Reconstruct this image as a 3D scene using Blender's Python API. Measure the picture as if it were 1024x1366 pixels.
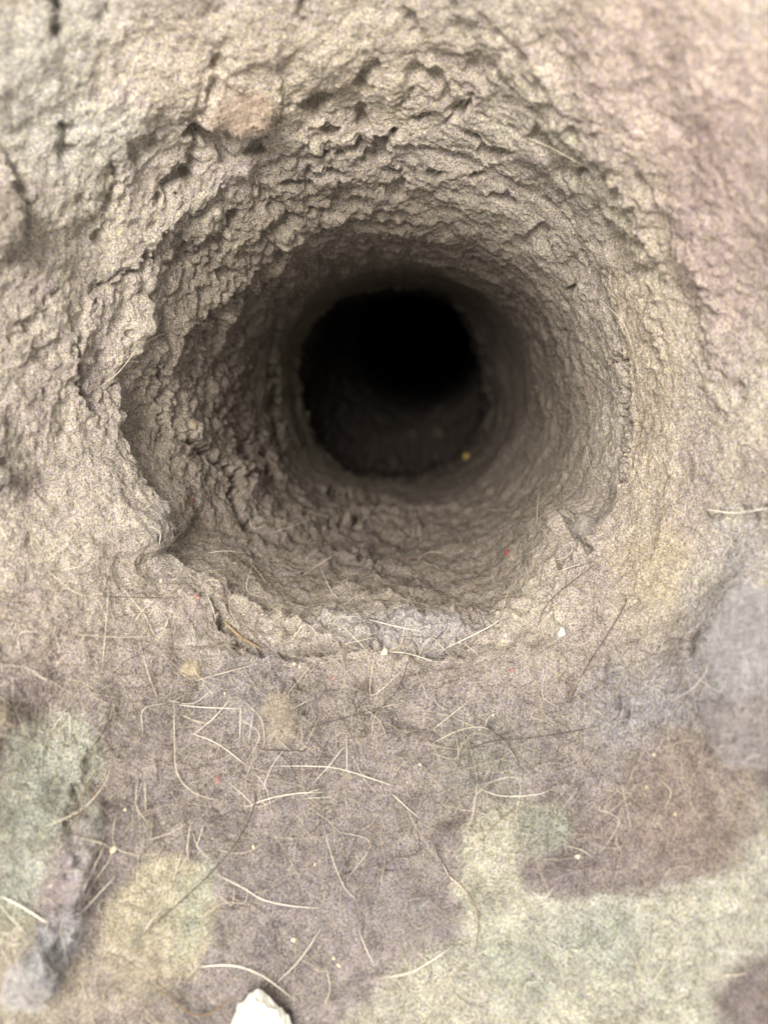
import bpy, math, random
import numpy as np
from mathutils import Vector
random.seed(7); rng = np.random.default_rng(7)
S = bpy.context.scene
for o in list(bpy.data.objects): bpy.data.objects.remove(o)

# ------------------------------------------------------------------ camera
W, H, F = 1024.0, 1366.0, 987.0            # photo size and focal length in its pixels
cam = bpy.data.cameras.new('camera'); co = bpy.data.objects.new('camera', cam)
S.collection.objects.link(co); S.camera = co
co.location = (0, 0, 0); co.rotation_euler = (math.radians(90), 0, 0)   # looks along +Y
cam.sensor_fit = 'VERTICAL'; cam.sensor_height = 36; cam.lens = 36 * F / H
cam.clip_start = .002; cam.clip_end = 20
cam.dof.use_dof = True; cam.dof.focus_distance = .160; cam.dof.aperture_fstop = 10.5

# ------------------------------------------------------------------ light: a soft room light behind and above the camera
w = bpy.data.worlds.new('World'); S.world = w; w.use_nodes = True
bg = w.node_tree.nodes['Background']; bg.inputs[0].default_value = (1, .985, .95, 1); bg.inputs[1].default_value = .55
def lamp(name, loc, target, size, energy, col):
    l = bpy.data.lights.new(name, 'AREA'); l.shape = 'DISK'; l.size = size; l.energy = energy; l.color = col
    o = bpy.data.objects.new(name, l); S.collection.objects.link(o); o.location = loc
    o.rotation_euler = (Vector(target) - Vector(loc)).to_track_quat('-Z', 'Y').to_euler()
lamp('room_lamp', (-.11, -.38, .06), (0, .16, 0), .26, 3.5, (1, .965, .91))
S.view_settings.view_transform = 'Standard'; S.view_settings.look = 'None'
S.view_settings.exposure = 1.02; S.view_settings.gamma = 1
S.render.engine = 'CYCLES'; S.cycles.max_bounces = 5; S.cycles.diffuse_bounces = 4

# ------------------------------------------------------------------ helpers
def tag(o, label=None, cat=None, group=None, kind=None):
    if label: o['label'] = label
    if cat: o['category'] = cat
    if group: o['group'] = group
    if kind: o['kind'] = kind
    return o
def unproj(px, py, z):
    return np.stack([(px - W/2) / F * z, z, -(py - H/2) / F * z], -1)
def lin(c):
    c = np.asarray(c, float) / 255.
    return np.where(c <= .04045, c / 12.92, ((c + .055) / 1.055) ** 2.4)

def _hash(ix, iy, iz, k=0):
    h = (ix.astype(np.uint32) * np.uint32(374761393) + iy.astype(np.uint32) * np.uint32(668265263)
         + iz.astype(np.uint32) * np.uint32(2147483647) + np.uint32((k * 974634777) & 0xffffffff))
    h = (h ^ (h >> np.uint32(13))) * np.uint32(1274126177)
    h = (h ^ (h >> np.uint32(16))) * np.uint32(2246822519)
    return h ^ (h >> np.uint32(15))
def vnoise(P, k=0):
    """smooth gradient noise, about -1..1"""
    i = np.floor(P).astype(np.int32); f = (P - i).astype(np.float32)
    u = f*f*f*(f*(f*6-15)+10)
    out = np.zeros(len(P), np.float32)
    for dx in (0, 1):
        wx = u[:, 0] if dx else 1-u[:, 0]
        for dy in (0, 1):
            wy = u[:, 1] if dy else 1-u[:, 1]
            for dz in (0, 1):
                wz = u[:, 2] if dz else 1-u[:, 2]
                h = _hash(i[:, 0]+dx, i[:, 1]+dy, i[:, 2]+dz, k)
                gx = ((h & np.uint32(1023)).astype(np.float32) / 511.5 - 1)
                gy = (((h >> np.uint32(10)) & np.uint32(1023)).astype(np.float32) / 511.5 - 1)
                gz = (((h >> np.uint32(20)) & np.uint32(1023)).astype(np.float32) / 511.5 - 1)
                out += wx*wy*wz*(gx*(f[:, 0]-dx) + gy*(f[:, 1]-dy) + gz*(f[:, 2]-dz))
    return out * 1.5
def fbm(P, sc, oct=3, k=0, gain=.5):
    a, o, t = 1., 0., 0.
    for j in range(oct):
        o = o + a*vnoise(P*sc, k+j*17); t += a; a *= gain; sc *= 2.03
    return o / t * 1.3
def worley(P, sc, k=0, jit=.9):
    """nearest feature: offset vector to it, its random numbers, and F2-F1 (all in cell units)"""
    Q = (P*sc).astype(np.float32); i = np.floor(Q).astype(np.int32)
    n = len(P); d1 = np.full(n, 9., np.float32); d2 = d1.copy(); off = np.zeros((n, 3), np.float32); rid = np.zeros(n, np.float32)
    for dx in (-1, 0, 1):
        for dy in (-1, 0, 1):
            for dz in (-1, 0, 1):
                ii = i + np.array([dx, dy, dz], np.int32)
                h = _hash(ii[:, 0], ii[:, 1], ii[:, 2], k)
                c = np.stack([(h & np.uint32(1023)), (h >> np.uint32(10)) & np.uint32(1023), (h >> np.uint32(20)) & np.uint32(1023)], -1).astype(np.float32)/1023.
                v = Q - (ii + .5 + (c-.5)*jit)
                d = np.sqrt((v*v).sum(1))
                m = d < d1
                d2 = np.where(m, d1, np.minimum(d2, d))
                d1 = np.where(m, d, d1); off[m] = v[m]; rid[m] = c[m, 0]*.7 + c[m, 1]*.3
    return off, rid, d2-d1
def sstep(a, b, x):
    t = np.clip((x-a)/(b-a), 0, 1); return t*t*(3-2*t)
def polyd(px, py, pts):
    """distance to a polyline and the signed side (+ = left of its direction)"""
    best = np.full(px.shape, 1e9, np.float32); side = np.zeros(px.shape, np.float32)
    for (x0, y0), (x1, y1) in zip(pts[:-1], pts[1:]):
        dx, dy = x1-x0, y1-y0; L = dx*dx+dy*dy
        t = np.clip(((px-x0)*dx + (py-y0)*dy)/L, 0, 1)
        ex, ey = px-(x0+t*dx), py-(y0+t*dy); d = np.hypot(ex, ey)
        m = d < best; best = np.where(m, d, best)
        side = np.where(m, np.sign((px-x0)*dy - (py-y0)*dx), side)
    return best, side

# ------------------------------------------------------------------ the lint funnel: rings from outside the frame to deep in the pipe
NT = 1250
th = np.linspace(0, 2*np.pi, NT, endpoint=False)
cs, sn = np.cos(th), np.sin(th)
def ell(cx, cy, rx, ry): return np.stack([cx + rx*cs, cy - ry*sn], -1)
def traced(cx, cy, pts):
    a = np.array([math.atan2(-(y-cy), x-cx) for x, y in pts]) % (2*np.pi)
    r = np.array([math.hypot(x-cx, y-cy) for x, y in pts]); o = np.argsort(a); a, r = a[o], r[o]
    rr = np.interp(th, np.r_[a[-1]-2*np.pi, a, a[0]+2*np.pi], np.r_[r[-1], r, r[0]])
    k = np.hanning(9); k /= k.sum(); rr = np.convolve(np.r_[rr[-4:], rr, rr[:4]], k, 'valid')
    return np.stack([cx + rr*cs, cy - rr*sn], -1)
LIP = [(196,430),(186,470),(166,500),(163,540),(165,578),(186,615),(200,650),(222,680),(228,702),(216,735),(245,765),(290,782),
       (340,812),(385,832),(440,826),(480,820),(540,826),(600,838),(645,838),(700,800),(735,768),(790,752),(815,700),(830,620),(838,540),
       (832,480),(822,400),(788,325),(725,262),(645,220),(540,192),(410,200),(300,250),(225,320),(198,385)]
BAND = [(400,480),(398,520),(410,560),(430,600),(470,630),(520,640),(580,632),(630,600),(652,550),(648,500),(640,455),(620,415),(590,392),(540,381),(490,388),(445,402),(415,435)]
up = np.clip(sn, 0, 1); dn = np.clip(-sn, 0, 1); rt = np.clip(cs, 0, 1); lf = np.clip(-cs, 0, 1)
near = 1 - .11*up*rt*2 - .02*up - .03*rt + .10*dn        # how near the rim bulges towards the lens
def ang(a, wd):                                           # bump round an angle (degrees)
    d = (np.degrees(th) - a + 180) % 360 - 180
    return np.exp(-(d/wd)**2)
und = np.clip(1.1*ang(205, 22) + .5*ang(180, 12) + .35*ang(240, 16) + .3*ang(280, 25), 0, 1.1)   # where the blanket hangs free over the throat
lip = traced(500, 548, LIP)
ub = np.clip(ang(190, 45)+.6*ang(100, 40), 0, 1)
def toward(P, cx, cy, f): return np.stack([cx + (P[:, 0]-cx)*f, cy + (P[:, 1]-cy)*f], -1)
e1 = (lambda A: A[:, None])
rings = [  # (px ring, depth, rows until the next ring, part)
    (ell(512, 640, 1150, 1300), .100*near, 60),
    (ell(512, 640, 740, 880), .113*near, 110),
    (ell(500, 600, 540, 560), .130*(.4+.6*near), 90),
    (ell(498, 560, 405, 400)*.6 + toward(lip, 500, 548, 1.22)*.4, .144*(.65+.35*near), 76),
    (lip, .156 + .004*dn - .007*up, 16),
    (toward(lip, 500, 548, 1) * (1-e1(und)*.0) + e1(und)*(lip-np.array([500, 548]))*.03, .157 + .005*und + .004*dn - .006*up, 14),
    (toward(lip, 500, 548, e1(.97-.045*up-.045*dn)[:, 0]) + e1(und)*(lip-np.array([500, 548]))*.0, .163 + .003*und + .006*dn - .009*up, 80),
    (ell(522, 524, 247, 214), .188 + .022*dn - .006*up, 70),
    (ell(527, 518, 178, 155), .236 + .034*dn + .012*rt, 62),
    (traced(525, 505, BAND), .292 + .045*dn + .035*rt, 10),
    (toward(traced(525, 505, BAND), 525, 505, .97) + e1(ub)*(traced(525, 505, BAND)-np.array([525, 505]))*.06, .301 + .007*ub + .045*dn + .035*rt, 10),
    (toward(traced(525, 505, BAND), 532, 496, .91), .325 + .04*dn + .03*rt, 30),
    (ell(545, 474, 97, 90), .365 + .01*dn, 26),
    (ell(556, 461, 81, 77), .40 + 0*th, 24),
    (ell(563, 453, 69, 65), .47 + 0*th, 20),
    (ell(568, 449, 48, 46), .80 + 0*th, 8),
    (ell(567, 447, .02, .02), .95 + 0*th, 0)]
rows, marks, rid_ = [], [], []
R3 = [np.concatenate([unproj(r[0][:, 0], r[0][:, 1], r[1]), r[0]], 1) for r in rings]
for i in range(len(rings)-1):
    n = rings[i][2]; marks.append(len(rows))
    A, B = R3[i], R3[i+1]; A0 = R3[i-1] if i else 2*A-B; B1 = R3[i+2] if i+2 < len(R3) else 2*B-A
    hl = np.linalg.norm(B-A, axis=1).mean(); ma = .5*(B-A0); mb = .5*(B1-A)
    ma *= min(1, 1.2*hl/np.linalg.norm(ma, axis=1).mean()); mb *= min(1, 1.2*hl/np.linalg.norm(mb, axis=1).mean())
    for j in range(n):
        t = j/n; t2, t3 = t*t, t*t*t
        rows.append((2*t3-3*t2+1)*A + (t3-2*t2+t)*ma + (-2*t3+3*t2)*B + (t3-t2)*mb)
marks.append(len(rows)); rows.append(R3[-1])
G = np.array(rows)[:, :, :3]; NR = len(rows)
iz = 1/G[..., 1]; PX = (G[..., 0]*iz*F + W/2).astype(np.float32); PY = (H/2 - G[..., 2]*iz*F).astype(np.float32)
def normals(G):
    du = np.roll(G, -1, 1) - np.roll(G, 1, 1)
    dv = np.empty_like(G); dv[1:-1] = G[2:]-G[:-2]; dv[0] = G[1]-G[0]; dv[-1] = G[-1]-G[-2]
    n = np.cross(du, dv); n /= np.linalg.norm(n, axis=2, keepdims=True)+1e-12
    t = dv/(np.linalg.norm(dv, axis=2, keepdims=True)+1e-12)
    return n, t
N, T = normals(G)
cen = np.array([0.0, 0, 0]); 
if (N[200]*(np.mean(G[200], 0)-G[200])).sum() < 0: N = -N           # point to the open air
# smooth the base normals along the rows so folds do not tear
k = np.hanning(31); k /= k.sum()
pad = np.concatenate([np.repeat(N[:1], 15, 0), N, np.repeat(N[-1:], 15, 0)], 0)
Ns = sum(k[i]*pad[i:i+NR] for i in range(31)); Ns /= np.linalg.norm(Ns, axis=2, keepdims=True)
P = (G*100).reshape(-1, 3).astype(np.float32)        # centimetres
px, py = PX.ravel(), PY.ravel(); n_ = Ns.reshape(-1, 3); t_ = T.reshape(-1, 3).astype(np.float32)
row = np.repeat(np.arange(NR), NT); zc = P[:, 1]
thv = np.tile(np.degrees(th), NR)
def angv(a, wd): d = (thv-a+180) % 360-180; return np.exp(-(d/wd)**2)
m3, m4, m6, m7, m8, m9 = marks[3], marks[4], marks[6], marks[7], marks[8], marks[9]
upl = np.clip(angv(125, 52) + .55*angv(195, 30), 0, 1)           # the scaly upper left
smoothR = np.clip(1.25*angv(8, 52), 0, 1)                             # the combed right wall
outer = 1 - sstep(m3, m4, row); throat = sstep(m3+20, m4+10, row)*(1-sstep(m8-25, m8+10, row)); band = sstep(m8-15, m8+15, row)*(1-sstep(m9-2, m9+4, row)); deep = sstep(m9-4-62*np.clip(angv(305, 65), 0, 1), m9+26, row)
scale_rel = np.clip(zc/15., .8, 4)

Pw = P + np.stack([fbm(P, 1.3, 2, 5), fbm(P, 1.3, 2, 6), fbm(P, 1.3, 2, 7)], -1)*.35
sn2 = np.tile(-sn, NR)
h = fbm(P, .38, 2, 1)*.26*(.6+.6*outer)                          # broad swells
h += fbm(P, 1.1, 3, 2)*(.11+.13*outer*np.clip(sn2, 0, 1))*(1-.6*smoothR)*(1-.5*band)
# overlapping scales: each raised at its deep edge
# (laid out in the surface's own two directions: round the hole and into it)
seg = np.linalg.norm(G[1:]-G[:-1], axis=2).mean(1)*100; arc = np.r_[0, np.cumsum(seg)]
av = ((thv+60) % 360)*math.pi/180*5.2; uv = np.repeat(arc, NT)
wx, wy = fbm(P, 1.2, 3, 5)*.55, fbm(P, 1.2, 3, 6)*.55
wx2, wy2 = fbm(P, 5, 3, 8)*.15, fbm(P, 5, 3, 9)*.15
def shingles(ka, ku, k):
    Q = np.stack([(av+wx+wx2)*ka, (uv+wy+wy2)*ku, 0*av+.5], -1).astype(np.float32)
    i = np.floor(Q).astype(np.int32); n = len(Q); d1 = np.full(n, 9., np.float32); d2 = d1.copy(); dv = np.full(n, -1., np.float32); ri = np.zeros(n, np.float32)
    for dx in (-1, 0, 1):
        for dy in (-1, 0, 1):
            h_ = _hash(i[:, 0]+dx, i[:, 1]+dy, i[:, 2]*0, k)
            c0 = (h_ & np.uint32(1023)).astype(np.float32)/1023.; c1 = ((h_ >> np.uint32(10)) & np.uint32(1023)).astype(np.float32)/1023.
            ex = Q[:, 0]-(i[:, 0]+dx+.5+(c0-.5)*.9); ey = Q[:, 1]-(i[:, 1]+dy+.5+(c1-.5)*.9); d = np.hypot(ex, ey)
            fall = np.where(ey > 0, (ey/.55)**2, (ey/1.25)**2)          # a rounded tongue, steep at its deep end
            g = 1 - ex*ex*1.5 - fall + (c0*.6+c1*.4)*.55
            dv = np.maximum(dv, g)
    lobe = np.sqrt(np.clip(dv, 0, 1.5))
    return lobe
shA = shingles(1.15, 1.0, 11); shB = shingles(2.3, 1.7, 12)
topmask = np.clip(angv(118, 50)+.7*angv(190, 28), 0, 1)
nearlip = np.exp(-((row-m4+10)/48.)**2)
patchy = sstep(-.25, .3, fbm(P, .7, 2, 14))
shA -= .95; shB -= .95
und_ = np.tile(np.clip(und, 0, 1), NR); nl2 = 1-.8*und_*nearlip
h += nl2*shA*(.24*upl*throat + .09*topmask*nearlip*patchy + .05*outer*patchy + .04*throat + .14*deep + .05*band)*(1-.75*smoothR)
h += nl2*shB*(.23*upl*throat + .09*topmask*nearlip + .018*outer*patchy + .035*throat + .12*deep + .07*band)*(1-.6*smoothR)
# felted lumps everywhere, torn pits near the top rim
h += fbm(P, 2.4, 3, 21)*(.10 - .03*smoothR)*(1-.4*band)
shelf = np.exp(-((row-m4+8)/26.)**2)*np.clip(angv(262, 48)+angv(325, 14), 0, 1)
crumb_ = np.sqrt(np.clip(1-worley(P+np.stack([wx2, wy2, wx2], -1)*1.5, 2.1, 23)[2], 0, 1))
fg = outer*np.clip(sn2, 0, 1)*(1-sstep(980, 1150, py))*sstep(840, 880, py)
h += fg*(.30*np.sqrt(np.clip(1.2-worley(P+np.stack([wx, wy, wx], -1)*1.2, .85, 29)[2]*0-np.sqrt((worley(P+np.stack([wx, wy, wx], -1)*1.2, .85, 29)[0]**2).sum(1)), 0, 1.2)) - .2)
h += shelf*(.12 + .30*fbm(P, 2.0, 3, 22) - .14*crumb_)
floor_ = throat*np.clip(angv(268, 45), 0, 1)
h += floor_*(.22*fbm(P, 1.3, 3, 24)) + .10*floor_*shB
h += fbm(P, 8., 3, 31)*.045*(1-.4*band)
pit = fbm(P, 1.7, 2, 41); pitm = sstep(.22, .42, pit)*np.clip(angv(100, 60), 0, 1)*sstep(m3-110, m3-10, row)*(1-sstep(m6, m7, row))
h -= pitm*.38
# combed streaks following the right wall round
rr_ = np.hypot(px-520, py-520)
st = vnoise(np.stack([rr_*.075, thv*.05, zc*.02], -1).astype(np.float32), 51)+.5*vnoise(np.stack([rr_*.17, thv*.08, zc*.02], -1).astype(np.float32), 52)
h += st*.07*np.clip(angv(-5, 60), 0, 1)*throat

# cracks and folds that the photo shows: (points, depth cm, half-width px, raise of the left-hand side cm)
CR = [
 ([(255,590),(275,606),(298,622),(312,640),(308,662),(322,685),(342,700)], .42, 4, .15),
 ([(316,592),(323,615),(324,642)], .3, 4, .1), ([(336,578),(344,600),(352,622),(364,642)], .34, 3.5, .1),
 ([(358,500),(364,520),(362,548),(372,590)], .35, 3.2, .1), ([(330,590),(300,560),(290,545)], .15, 3, .05),
 ([(206,480),(214,520),(213,560),(218,590)], .18, 3, .08),
 ([(240,462),(250,440),(282,415),(300,395)], .3, 4.5, .1), ([(300,395),(330,378),(352,352),(380,340)], .25, 4, .1),
 ([(290,430),(262,470),(255,520)], .2, 3.5, .06), ([(310,420),(322,400),(350,388),(375,380)], .28, 3.5, .1),
 ([(395,395),(372,425),(360,465),(356,500)], .28, 3.2, .1), ([(330,440),(300,470),(290,500)], .2, 3.2, .06),
 ([(98,470),(104,430),(125,395),(150,372)], .3, 6, -.12), ([(100,460),(110,520),(128,548)], .25, 5, -.1),
 ([(268,180),(262,205),(255,232)], .55, 9, 0), ([(296,80),(292,110),(280,135),(258,160)], .42, 6, .12),
 ([(372,125),(366,150),(345,172),(318,176),(285,168)], .34, 7, -.14), ([(92,175),(94,205)], .6, 8, 0),
 ([(22,235),(34,275),(28,305),(8,325)], .8, 9, -.25), ([(76,0),(76,45)], .7, 9, 0), ([(145,10),(148,38)], .4, 6, 0),
 ([(155,222),(160,250),(146,278)], .4, 6, .1), ([(352,240),(350,262)], .4, 8, 0), ([(410,172),(428,190)], .5, 10, 0),
 ([(410,230),(412,248)], .4, 9, 0), ([(480,190),(490,196)], .4, 7, 0), ([(405,0),(403,12)], .6, 8, 0),
 ([(240,290),(215,320),(200,350),(150,372)], .22, 5, -.08), ([(300,300),(270,330),(240,352)], .25, 5, -.08),
 ([(395,285),(360,300),(335,318)], .25, 4.5, -.08), ([(445,300),(400,322),(372,340)], .25, 4, -.08),
 ([(230,235),(224,252),(232,262)], .3, 5, 0),
 ([(270,795),(300,835),(330,862),(372,872),(400,872),(440,866)], .55, 5, .10),
 ([(440,868),(500,862),(560,870),(610,868),(645,850)], .42, 5, .10),
 ([(400,905),(408,930),(400,965)], .40, 6, .10), ([(790,715),(795,735),(780,752),(740,772)], .4, 5, .08), ([(775,690),(782,712)], .4, 4, 0),
 ([(832,480),(838,510),(832,545),(835,585),(828,640)], .28, 3.5, -.05), ([(812,488),(835,478)], .25, 3, 0),
 ([(475,735),(485,755),(520,765),(560,770)], .12, 4, .05), ([(405,690),(440,705),(480,700),(530,720),(570,710)], .22, 5, .06),
 ([(440,655),(520,672),(560,690)], .3, 4, .08),
 ([(150,960),(118,1020),(105,1060),(98,1110),(88,1200),(75,1290)], .30, 11, -.12),
 ([(0,950),(14,958),(12,985),(0,1000)], .4, 7, 0), ([(0,620),(10,630),(2,650)], .3, 6, 0), ([(12,455),(42,430),(70,395)], .3, 6, -.1),
 ([(935,690),(1024,682)], .2, 5, -.05), ([(925,980),(950,1005),(975,1020),(1024,1015)], .30, 12, .1), ([(935,850),(928,868)], .3, 5, 0),
 ([(980,520),(990,535)], .3, 8, 0), ([(760,385),(772,378)], .2, 5, 0), ([(780,228),(762,236)], .4, 7, 0),
 ([(628,130),(612,160),(590,168)], .24, 4, .05), ([(535,130),(533,142),(545,132)], .2, 4, 0), ([(540,20),(545,45)], .4, 10, 0),
 ([(765,900),(758,930)], .2, 5, .0), ([(488,905),(492,965)], .16, 5, .0), ([(820,930),(835,952)], .2, 5, 0)]
wob = fbm(P, 5., 2, 61)*7*np.clip(15/zc, .3, 1.2); wob2 = fbm(P, 5., 2, 67)*7*np.clip(15/zc, .3, 1.2)
brk = np.clip(.62+1.1*fbm(P, 3.4, 2, 63), .05, 1.15); wob *= 1.5; wob2 *= 1.5
qx, qy = px+wob, py+wob2; hwv = 1+.9*fbm(P, 2.2, 2, 64)
vis = row < m9
for pts, dep, hw, rs in CR:
    a = np.array(pts); mg = 45
    m = vis & (qx > a[:, 0].min()-mg) & (qx < a[:, 0].max()+mg) & (qy > a[:, 1].min()-mg) & (qy < a[:, 1].max()+mg)
    if hw < 5 and a[:, 0].mean() > 180: m &= row > m3-40
    d, s = polyd(qx[m], qy[m], pts)
    k_ = np.clip(scale_rel[m], .8, 1.6)
    h[m] -= dep*(.65 if hw > 5.5 else (1.5 if a[:, 1].mean() > 480 else 1.1))*k_*brk[m]*np.exp(-(d/(hw*np.clip(hwv[m], .5, 2)))**2)
    if rs: h[m] += abs(rs)*k_*np.exp(-(d/22.)**2)*(s*np.sign(rs) > 0)*sstep(0, hw, d)
for pts, a_, w_ in [([(610,0),(680,40),(720,110),(780,170),(830,260),(880,330)], .13, 26), ([(840,300),(870,380),(880,470)], .10, 24), ([(930,330),(960,420),(960,520)], .12, 26),
                    ([(122,1090),(108,1150),(96,1200),(72,1260),(40,1310)], .34, 20), ([(395,845),(470,842),(560,838),(640,845)], .16, 14), ([(380,705),(440,700),(510,690),(560,705)], .16, 12), ([(400,740),(450,745),(500,760)], .14, 12), ([(640,850),(700,815),(745,780),(800,750)], .16, 16)]:
    d, s = polyd(qx, qy, pts); m = (d < 3*w_) & (row < m8)
    h[m] += a_*(1+1.2*fbm(P[m], 3., 2, 77))*np.exp(-(d[m]/w_)**2)
# swells that stand proud: (x, y, radius px, height cm)
for x, y, r, a in [(320,146,44,.26),(155,560,40,.06),(100,480,45,.12),(985,870,70,.9),(1000,960,60,.7),(1010,800,50,.6),(365,945,44,.2),(620,500,1,0),(200,700,40,.12),
                   (758,722,40,1.0),(540,838,70,.14),(270,805,45,.14),(0,290,45,.4),(0,640,30,.2),(50,1290,45,.35),(0,960,22,.4),(250,430,40,.12),(60,60,60,.2),(900,240,90,.15),
                   (440,760,40,.12),(305,640,24,.12),(255,568,10,.12),(300,900,40,.10),(640,900,60,.10),(560,960,50,.08),(860,940,40,.12)]:
    m = (row < m7+20) & (np.abs(px-x) < 3*r) & (np.abs(py-y) < 3*r)
    h[m] += a*np.exp(-(((px[m]-x)**2+(py[m]-y)**2)/(r*r)))
h += (.34*fbm(P, 1.5, 3, 33)+.12*fbm(P, 4.5, 2, 34))*np.exp(-((row-m9-8)/22.)**2) + .25*fbm(P, 1.0, 3, 35)*deep
h *= 1-.9*sstep(m9+30, NR-12, row)
hc = h*.01
D = G.reshape(-1, 3) + n_*hc[:, None]
lipw = np.exp(-((row-m4)/9.)**2)*np.tile(np.clip(und, 0, 1), NR)
D = D.reshape(NR, NT, 3)
# ragged torn edge of the hanging lip: shift along the row direction
edge = (fbm(P, 3.0, 3, 71)*.22*lipw*.01)
D += (T.reshape(-1, 3)*edge[:, None]).reshape(NR, NT, 3)
DN, DT = normals(D)
if (DN[200]*N[200]).sum() < 0: DN = -DN

# ------------------------------------------------------------------ dye colours of the lint, with shade painted in down the hole
def blob(x, y, rx, ry=None, rot=0, soft=.35, ns=26):
    ry = ry or rx; c, s_ = math.cos(math.radians(rot)), math.sin(math.radians(rot))
    X = (px-x+bn*ns); Y = (py-y+bn2*ns); u = (X*c+Y*s_)/rx; v = (-X*s_+Y*c)/ry
    return 1-sstep(1-soft, 1+soft, np.sqrt(u*u+v*v))
bn = fbm(P, 1.4, 3, 81); bn2 = fbm(P, 1.4, 3, 85)
def mixc(C, c, m): return C*(1-m[:, None]) + lin(c)[None]*m[:, None]
C = np.repeat(lin((182, 168, 150))[None], len(P), 0)
C = mixc(C, (196, 183, 160), .7*sstep(-.1, .5, fbm(P, .5, 2, 91)))
C = mixc(C, (178, 160, 150), .6*sstep(0, .5, fbm(P, .8, 3, 95)))
low = sstep(800, 960, py)*outer
C = mixc(C, (147, 134, 129), .85*low)
mott = fbm(P, 3.2, 3, 108); mott2 = fbm(P, 1.4, 3, 109)
C = mixc(C, (150, 138, 136), .5*low*sstep(0, .4, fbm(P, 1.2, 2, 97)))
onb = (row < m4+5).astype(np.float32)
for col, a, args in [
    ((204,200,182), .75, (90,120,110,120,0,.5)), ((200,182,166), .5, (210,90,90,60,0,.6)), ((206,178,162), .8, (900,90,170,130,20,.6)), ((190,160,150), .7, (960,290,80,160,0,.6)), ((206,188,158), .6, (400,90,260,90,0,.6)), ((200,180,146), .6, (860,480,50,240,0,.6)),
    ((205,195,165), .5, (790,240,30,200,-35,.6)), ((172,170,176), .6, (985,850,60,150,5,.6)),
    ((172,174,152), .95, (55,1090,70,150,12,.09)), ((160,168,152), .7, (45,1050,50,70,0,.5)), ((188,182,150), .6, (20,1290,90,90,0,.4)), ((150,158,150), .5, (20,1170,30,40,0,.5)),
    ((188,177,142), .9, (215,1235,75,95,25,.12)), ((182,186,156), .7, (262,1210,22,70,20,.5)), ((178,160,136), .6, (110,1320,120,60,0,.5)),
    ((140,120,118), .6, (85,1200,30,120,8,.5)), ((176,176,180), .9, (62,1275,26,75,28,.3)), ((168,160,160), .7, (98,1180,20,80,10,.4)), ((164,140,146), .5, (75,1180,22,50,0,.6)),
    ((186,182,156), .95, (700,1170,95,110,0,.09)), ((184,181,158), .95, (800,1310,280,140,-10,.09)), ((184,181,160), .9, (1000,1180,60,130,0,.15)), ((184,177,154), .8, (560,1340,110,50,-20,.2)),
    ((146,130,122), .95, (850,1130,150,62,-10,.2)), ((136,121,120), .8, (760,1160,60,36,0,.4)), ((152,132,118), .8, (930,1070,90,90,0,.4)), ((136,140,128), .8, (725,1100,34,34,0,.5)), ((132,140,128), .45, (640,1020,60,60,0,.6)),
    ((128,110,108), .9, (1010,1330,55,50,0,.4)), ((160,164,146), .5, (690,1290,60,50,0,.6)), ((152,164,150), .4, (800,1250,60,40,0,.6)),
    ((150,141,145), .5, (330,920,60,50,0,.5)), ((142,131,132), .4, (460,1170,120,100,0,.6)), ((160,160,170), .5, (540,838,90,26,5,.5)), ((150,156,162), .4, (850,940,70,50,0,.6)),
    ((188,168,128), .6, (870,760,40,60,0,.5)), ((150,156,152), .4, (225,690,25,60,0,.6)), ((186,160,140), .5, (320,146,40,34,0,.5)), ((180,160,150), .5, (60,870,50,90,0,.6))]:
    C = mixc(C, col, a*blob(*args)*onb)
C = mixc(C, (150, 136, 116), .85*throat*sstep(0, 1, (row-m4+30*smoothR)/(60+170*np.clip(angv(10, 60), 0, 1))))  # deeper lint is dirtier; its shade is painted into the colour too
C = mixc(C, (126, 112, 102), .8*throat*sstep(m4+5, m4+95, row)*np.clip(angv(265, 45), 0, 1))  # floor behind the lower lip: shade painted as a darker brown
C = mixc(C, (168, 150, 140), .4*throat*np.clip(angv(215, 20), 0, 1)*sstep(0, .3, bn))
C = mixc(C, (124, 110, 94), .75*throat*sstep(m6+30, m8-10, row)); C = mixc(C, (100, 87, 75), .92*sstep(m8-25, m8+8, row)); C = mixc(C, (138, 128, 100), .85*band*np.clip(angv(165, 75), 0, 1)); C = mixc(C, (46, 39, 35), .96*deep); C = mixc(C, (30, 25, 23), .9*sstep(m9+55, m9+95, row))  # fading light down the pipe painted darker; olive band is lint colour
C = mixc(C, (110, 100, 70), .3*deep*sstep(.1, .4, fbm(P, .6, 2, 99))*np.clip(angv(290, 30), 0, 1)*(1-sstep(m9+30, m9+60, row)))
sp = worley(P, 6.5, 101)[1]; C *= (.90+.2*sp)[:, None]
# a faint scatter of coloured fibres
g6 = fbm(P, 9., 2, 105); C *= 1 + g6[:, None]*np.array([.10, .05, .10])
C *= (1+.26*mott*np.maximum(low, .4)+.16*mott2)[:, None]
gm = C.mean(1, keepdims=True); C = np.clip(gm + (C-gm)*.62, 0, 1)

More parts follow.
